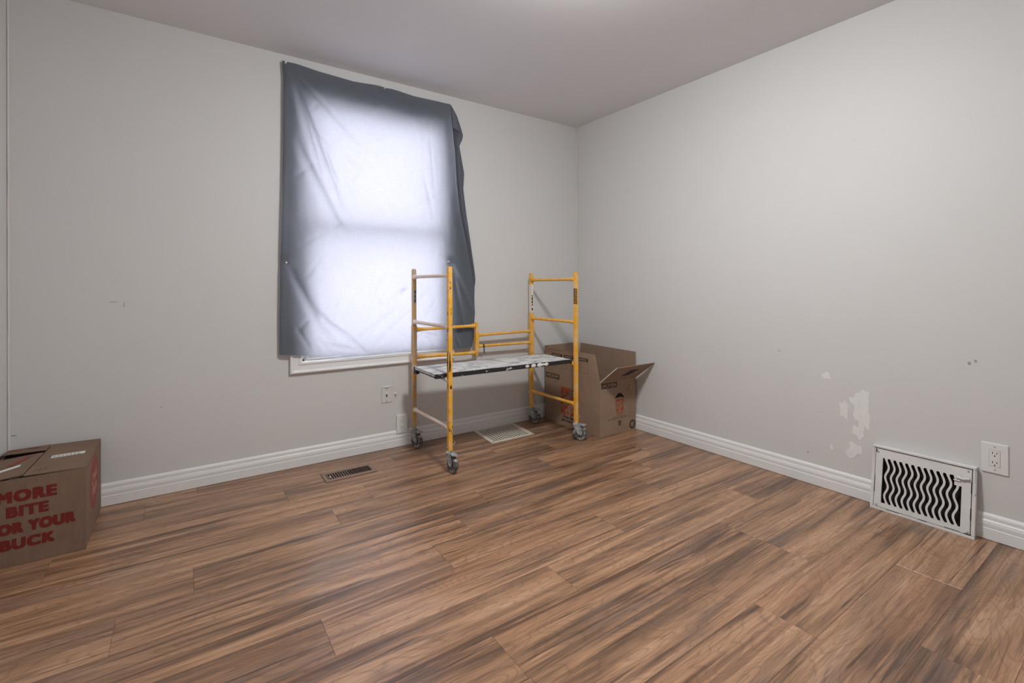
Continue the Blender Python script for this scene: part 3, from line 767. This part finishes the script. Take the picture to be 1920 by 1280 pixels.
decal('sticker', [(-3.276, -.262, KH + .0025), (-3.168, -.250, KH + .0002), (-3.168, -.212, KH + .0002), (-3.276, -.222, KH + .0025)], 'label', f1, (0, 0, 1), .0012)
for i in range(7): decal('sticker_print', [(-3.270 + i * .013, -.250, KH + .0042 - i * .0003), (-3.262 + i * .013, -.250, KH + .0042 - i * .0003), (-3.262 + i * .013, -.234, KH + .0042 - i * .0003), (-3.270 + i * .013, -.234, KH + .0042 - i * .0003)], 'scuff', f1, (0, 0, 1), .0001)
decal('sticker', [(-3.440, -.362, KH - .0078), (-3.362, -.300, KH - .003), (-3.362, -.276, KH - .0015), (-3.440, -.335, KH - .006)], 'label', f2, (0, 0, 1), .0020)
decal('printed_mark', [(-3.405, -.270, KH - .0035), (-3.385, -.272, KH - .0025), (-3.345, -.178, KH + .003), (-3.365, -.180, KH + .0015)], 'red_soft', f2, (0, 0, 1), .0022)
for i in range(3): decal('printed_mark', [(-3.300 + i * .014, -.425, KH + .0018), (-3.296 + i * .014, -.425, KH + .0016), (-3.292 + i * .014, -.385, KH + .0016), (-3.296 + i * .014, -.385, KH + .0018)], 'ink_soft', f1, (0, 0, 1), .0012)
for i in range(2): decal('printed_mark', [(-3.44 + i * .06, -.075, KH + .0105), (-3.40 + i * .06, -.075, KH + .0105), (-3.40 + i * .06, -.066, KH + .0100), (-3.44 + i * .06, -.066, KH + .0100)], 'red_soft', f3, (0, 0, 1), .0012)
xk = (-3.305)
for s, cx, w, zc, h in (('MORE', -3.309, .163, .268, .040), ('BITE', -3.307, .112, .209, .037), ('FOR YOUR', -3.291, .238, .146, .038), ('BUCK', -3.307, .148, .085, .037)):
    lettering('lettering', s, (cx, KY0, zc), ex2, ez, w, h, 'red', kb, .105, 1.16)
eyp = Vector((0, 1, 0))
decal('printed_disc', [(KX1, -.243 + .116 * math.cos(a * math.pi / 20), .203 + .116 * math.sin(a * math.pi / 20)) for a in range(40)], 'red_soft', kb, (1, 0, 0))
lettering('lettering', 'Chefs', (KX1 + .0005, -.243, .232), eyp, ez, .130, .052, 'pink', kb, .03, rot=.18)
lettering('lettering', 'Plate', (KX1 + .0005, -.238, .176), eyp, ez, .120, .052, 'pink', kb, .03, rot=.18)

# ------------------------------------------------------------ old baseboard register on the right wall
RY, RLEN, RHT = -2.157, .372, .297
reg = tag(empty('wall_register', (-.035, RY - RLEN / 2, 0)), 'old white heat register with wavy grille leaning off the right wall', 'register')
up = Vector((.045, 0, RHT)).normalized(); nr = Vector((-up.z, 0, up.x)); VL = math.hypot(.045, RHT)
RT = lambda co: Vector((-.071, RY, .0)) + Vector((0, -1, 0)) * co[0] + up * co[1] + nr * co[2]
bm = new()      # outer frame: four mitre-less bars plus returns to the wall
fw = .013
for a in ((0, RLEN, 0, fw), (0, RLEN, VL - fw, VL), (0, fw, fw, VL - fw), (RLEN - fw, RLEN, fw, VL - fw)):
    box(bm, a[0], a[1], a[2], a[3], -.012, .0, .002, RT)
obj('frame', bm, 'register_frame', reg)
for y in (RY - .002, RY - RLEN + .010):
    bm = new(); ngon_prism(bm, [(-.066, y, .001), (-.001, y, .001), (-.001, y, .292), (-.031, y, .292)], (0, 1, 0), .006); obj('side', bm, 'register_frame', reg)
bm = new(); box(bm, -.034, -.001, RY - RLEN + .002, RY - .002, .288, .294); obj('top', bm, 'register_frame', reg)
bm = new(); box(bm, .02, RLEN - .02, .02, VL - .02, -.030, -.026, 0, RT); obj('duct_back_shade', bm, 'void', reg)  # near-black panel paints the shade inside the register
# lid: frame around the grille opening
gx0, gx1, gv0, gv1 = .043, .326, .036, .246
l0, l1, lv0, lv1 = fw + .0024, RLEN - fw - .0024, fw + .0024, VL - fw - .0024
bm = new()
for a in ((l0, gx0, lv0, lv1), (gx1, l1, lv0, lv1), (gx0, gx1, lv0, gv0), (gx0, gx1, gv1, lv1)):
    box(bm, a[0], a[1], a[2], a[3], -.008, .0015, 0, RT)
box(bm, .302, gx1, .206, gv1, -.008, .0015, 0, RT)           # lever plate corner
obj('lid', bm, 'register', reg)
NB = 12; pitch = (gx1 - gx0 + .008) / (NB + 1); hw = .0040
for i in range(NB):
    uc = gx0 - .004 + pitch * (i + 1); bm = new(); S = 30; prev = None
    vtop = gv1 + .002 if i < NB - 1 else gv1 - .034
    for s in range(S + 1):
        v = gv0 - .002 + (vtop - gv0 + .002) * s / S
        ph = (v - gv0) / .0885 * 2 * math.pi
        c = uc + .0062 * math.cos(ph + .6)
        sl = -.0062 * math.sin(ph + .6) * 2 * math.pi / .0885; h = hw * math.sqrt(1 + sl * sl)
        end = min(s, S - s) / S
        if end < .05: h += .0035 * (1 - end / .05)            # rounded ends of the slots
        cur = [bm.verts.new(RT((c + d, v, n))) for d, n in ((-h, .001), (h, .001), (h, -.0012), (-h, -.0012))]
        if prev:
            for a in range(4): bm.faces.new((prev[a], prev[(a + 1) % 4], cur[(a + 1) % 4], cur[a]))
        else: bm.faces.new(cur[::-1])
        prev = cur
    bm.faces.new(prev); obj('grille_bar', bm, 'register', reg)
bm = new(); tube(bm, [RT((.312, .246, .002)), RT((.312, .246, .008))], .012, 16); tube(bm, [RT((.312, .242, .007)), RT((.330, .240, .010)), RT((.352, .246, .009))], [.006, .0055, .0045], 10)
box(bm, .300, .322, .226, .232, .001, .008, .001, RT); obj('lever', bm, 'register', reg, False)
for u, v in ((.024, .270), (.346, .276), (.026, .022), (.350, .024)):
    bm = new(); lathe(bm, [(0, .0028), (.003, .0024), (.0042, .001), (.0042, 0)], RT((u, v, .0015)), nr, 10); obj('screw', bm, 'steel', reg)
# paint flaked off along the seam
for u, v, w, h in ((.350, .017, .022, .003), (.30, .0175, .05, .0016), (.20, .0150, .03, .002), (.10, .292, .06, .0016), (.20, .2945, .04, .0014), (.018, .275, .004, .012), (.09, .0135, .05, .0014), (.357, .21, .002, .05), (.357, .10, .002, .05), (.016, .12, .0016, .08)):
    bm = new(); box(bm, u - w / 2, u + w / 2, v - h / 2, v + h / 2, .0004, .0021, 0, RT); obj('paint_chip', bm, 'void', reg)

# ------------------------------------------------------------ floor grille and floor vent
gr = tag(empty('floor_grille', (-.887, -.172, 0)), 'square cream return-air grille in the floor under the scaffold', 'floor grille')
GX0, GX1, GY0, GY1 = -1.068, -.706, -.328, -.020
GT = lambda co: Vector((co[0] + (co[1] - GY0) * .10 - .01, co[1], co[2]))
bm = new(); box(bm, GX0 + .01, GX1 - .01, GY0 + .01, GY1 - .005, .0006, .0014, 0, GT); obj('duct_shade', bm, 'void', gr)  # flat near-black sheet on the planks, painted shade for the duct depth
bm = new(); b_ = .030
for a in ((GX0, GX1, GY0, GY0 + b_), (GX0, GX1, GY1 - .016, GY1), (GX0, GX0 + b_, GY0 + b_, GY1 - .016), (GX1 - b_, GX1, GY0 + b_, GY1 - .016)):
    box(bm, a[0], a[1], a[2], a[3], .0008, .0042, .0008, GT)
obj('rim', bm, 'cream', gr)
bm = new(); nx, ny = 13, 11
wx, wy = (GX1 - GX0 - 2 * b_), (GY1 - .016 - GY0 - b_)
for i in range(nx + 1):
    x = GX0 + b_ + wx * i / nx; box(bm, x - .0046, x + .0046, GY0 + b_ - .002, GY1 - .014, .0022, .0031, 0, GT)
for j in range(ny + 1):
    y = GY0 + b_ + wy * j / ny; box(bm, GX0 + b_ - .002, GX1 - b_ + .002, y - .0046, y + .0046, .0023, .0032, 0, GT)
obj('lattice', bm, 'cream', gr)
for x, y in ((GX0 + .013, GY0 + .013), (GX1 - .013, GY0 + .013), ((GX0 + GX1) / 2, GY0 + .012)):
    bm = new(); lathe(bm, [(0, .0075), (.003, .007), (.0038, .0055)], GT((x, y, 0)), (0, 0, 1), 10); obj('screw', bm, 'ink_soft', gr)

fv = tag(empty('floor_vent', (-2.022, -.277, 0)), 'narrow brown louvred heat vent set in the floor below the window', 'floor vent')
VX0, VX1, VY0, VY1 = -2.164, -1.880, -.350, -.203
bm = new(); box(bm, VX0 + .012, VX1 - .012, VY0 + .02, VY1 - .02, .0005, .0012); obj('duct_shade', bm, 'void', fv)  # planks are not cut; this dark sheet paints the shaded vent interior
bm = new(); e_, f_ = .020, .031
for a in ((VX0, VX1, VY0, VY0 + f_), (VX0, VX1, VY1 - f_, VY1), (VX0, VX0 + e_, VY0 + f_, VY1 - f_), (VX1 - e_, VX1, VY0 + f_, VY1 - f_)):
    box(bm, a[0], a[1], a[2], a[3], .0006, .0050, .001)
obj('rim', bm, 'brown', fv)
NS = 18
for i in range(NS):
    x = VX0 + e_ + (VX1 - VX0 - 2 * e_) * (i + .5) / NS
    bm = new(); ngon_prism(bm, [(x - .0030, VY0 + f_, .0044), (x + .0026, VY0 + f_, .0030), (x + .0026, VY1 - f_, .0030), (x - .0030, VY1 - f_, .0044)], (.24, 0, .97), .0012)
    obj('louvre', bm, 'brown' if i < 9 else 'brown_dark', fv)
bm = new(); box(bm, -2.134, -2.128, -.300, -.290, .004, .010, .001); obj('damper_tab', bm, 'label', fv)

# ------------------------------------------------------------ electrical plates
def outlet(org, xd, nrm, w, h, label, depth=.006):
    org, xd, n, z = Vector(org), Vector(xd), Vector(nrm), Vector((0, 0, 1))
    T = lambda co: org + xd * co[0] + z * co[1] + n * co[2]
    e = tag(empty('electrical_outlet', org), label, 'outlet', 'duplex outlets')
    bm = new(); box(bm, -w / 2, w / 2, -h / 2, h / 2, 0, depth, .0025, T); obj('plate', bm, 'plastic', e)
    bm = new(); box(bm, -.0170, .0170, -.0345, .0345, depth - .0012, depth + .0004, .0006, T); obj('seam', bm, 'slot', e)
    bm = new(); box(bm, -.0163, .0163, -.0338, .0338, depth, depth + .0015, .0008, T); obj('receptacle', bm, 'plastic', e)
    d = depth + .0015
    for s in (-1, 1):
        c = s * .0195
        for u, hh in ((-.0065, .0042), (.0065, .0035)):
            bm = new(); box(bm, u - .0013, u + .0013, c + .003 - hh, c + .003 + hh, d - .001, d + .0002, 0, T); obj('slot', bm, 'slot', e)
        bm = new(); lathe(bm, [(.0027, 0), (.0027, .0003), (0, .0003)], T((0, c - .0085, d)), n, 10); obj('slot', bm, 'slot', e)
    for s in (-1, 1):
        bm = new(); lathe(bm, [(.003, 0), (.0026, .0008), (0, .001)], T((0, s * .048, depth)), n, 10); obj('screw', bm, 'steel', e)
    return e
outlet((0, -2.579, .346), (0, -1, 0), (-1, 0, 0), .082, .126, 'white duplex outlet on the right wall beside the old register')
outlet((-1.5955, 0, .149), (1, 0, 0), (0, -1, 0), .078, .124, 'white duplex outlet low on the window wall by the scaffold wheel', .0172)
ph = tag(empty('phone_plate', (-1.699, 0, .358)), 'painted-over jack plate on the wall below the window', 'wall plate')
bm = new(); box(bm, -1.734, -1.664, -.005, 0, .304, .412, .002); obj('plate', bm, 'wall', ph)
bm = new(); box(bm, -1.703, -1.695, -.0062, -.0045, .342, .360); obj('jack', bm, 'slot', ph)
bm = new(); box(bm, -1.7045, -1.6935, -.0100, -.0045, .360, .368, .001); obj('jack_hood', bm, 'trim', ph)
for z in (.314, .394):
    bm = new(); lathe(bm, [(.0042, 0), (.0036, .0016), (0, .002)], (-1.699, -.005, z), (0, -1, 0), 10); obj('screw', bm, 'steel', ph)
bm = new(); box(bm, -1.712, -1.686, -.012, -.004, .405, .413, .002); box(bm, -1.734, -1.664, -.008, -.002, .407, .413, .001); obj('paint_ridge', bm, 'trim', ph)
cs = tag(empty('cable_stub', (-1.637, 0, .354)), 'small white cable clip beside the painted jack plate', 'cable clip')
bm = new(); lathe(bm, [(.008, 0), (.008, .003), (.0055, .006), (.005, .012), (0, .013)], (-1.637, 0, .356), (0, -1, 0), 14); obj('cap', bm, 'trim', cs, True)
bm = new(); box(bm, -1.640, -1.634, -.014, -.006, .344, .352, .001); obj('hook', bm, 'steel', cs)

# ------------------------------------------------------------ flush ceiling lamp, just above the picture
cl = tag(empty('ceiling_lamp', (-1.63, -1.90, H)), 'flush round glass ceiling lamp in the middle of the room', 'ceiling lamp')
bm = new(); lathe(bm, [(0, 0), (.165, 0), (.168, .012), (.160, .022), (0, .022)], (-1.63, -1.90, H), (0, 0, -1), 40); obj('base', bm, 'trim', cl, True)
bm = new(); lathe(bm, [(.150, .020), (.150, .035), (.140, .060), (.115, .082), (.075, .096), (.03, .102), (0, .103)], (-1.63, -1.90, H), (0, 0, -1), 40); obj('glass_dome', bm, 'lamp', cl, True)
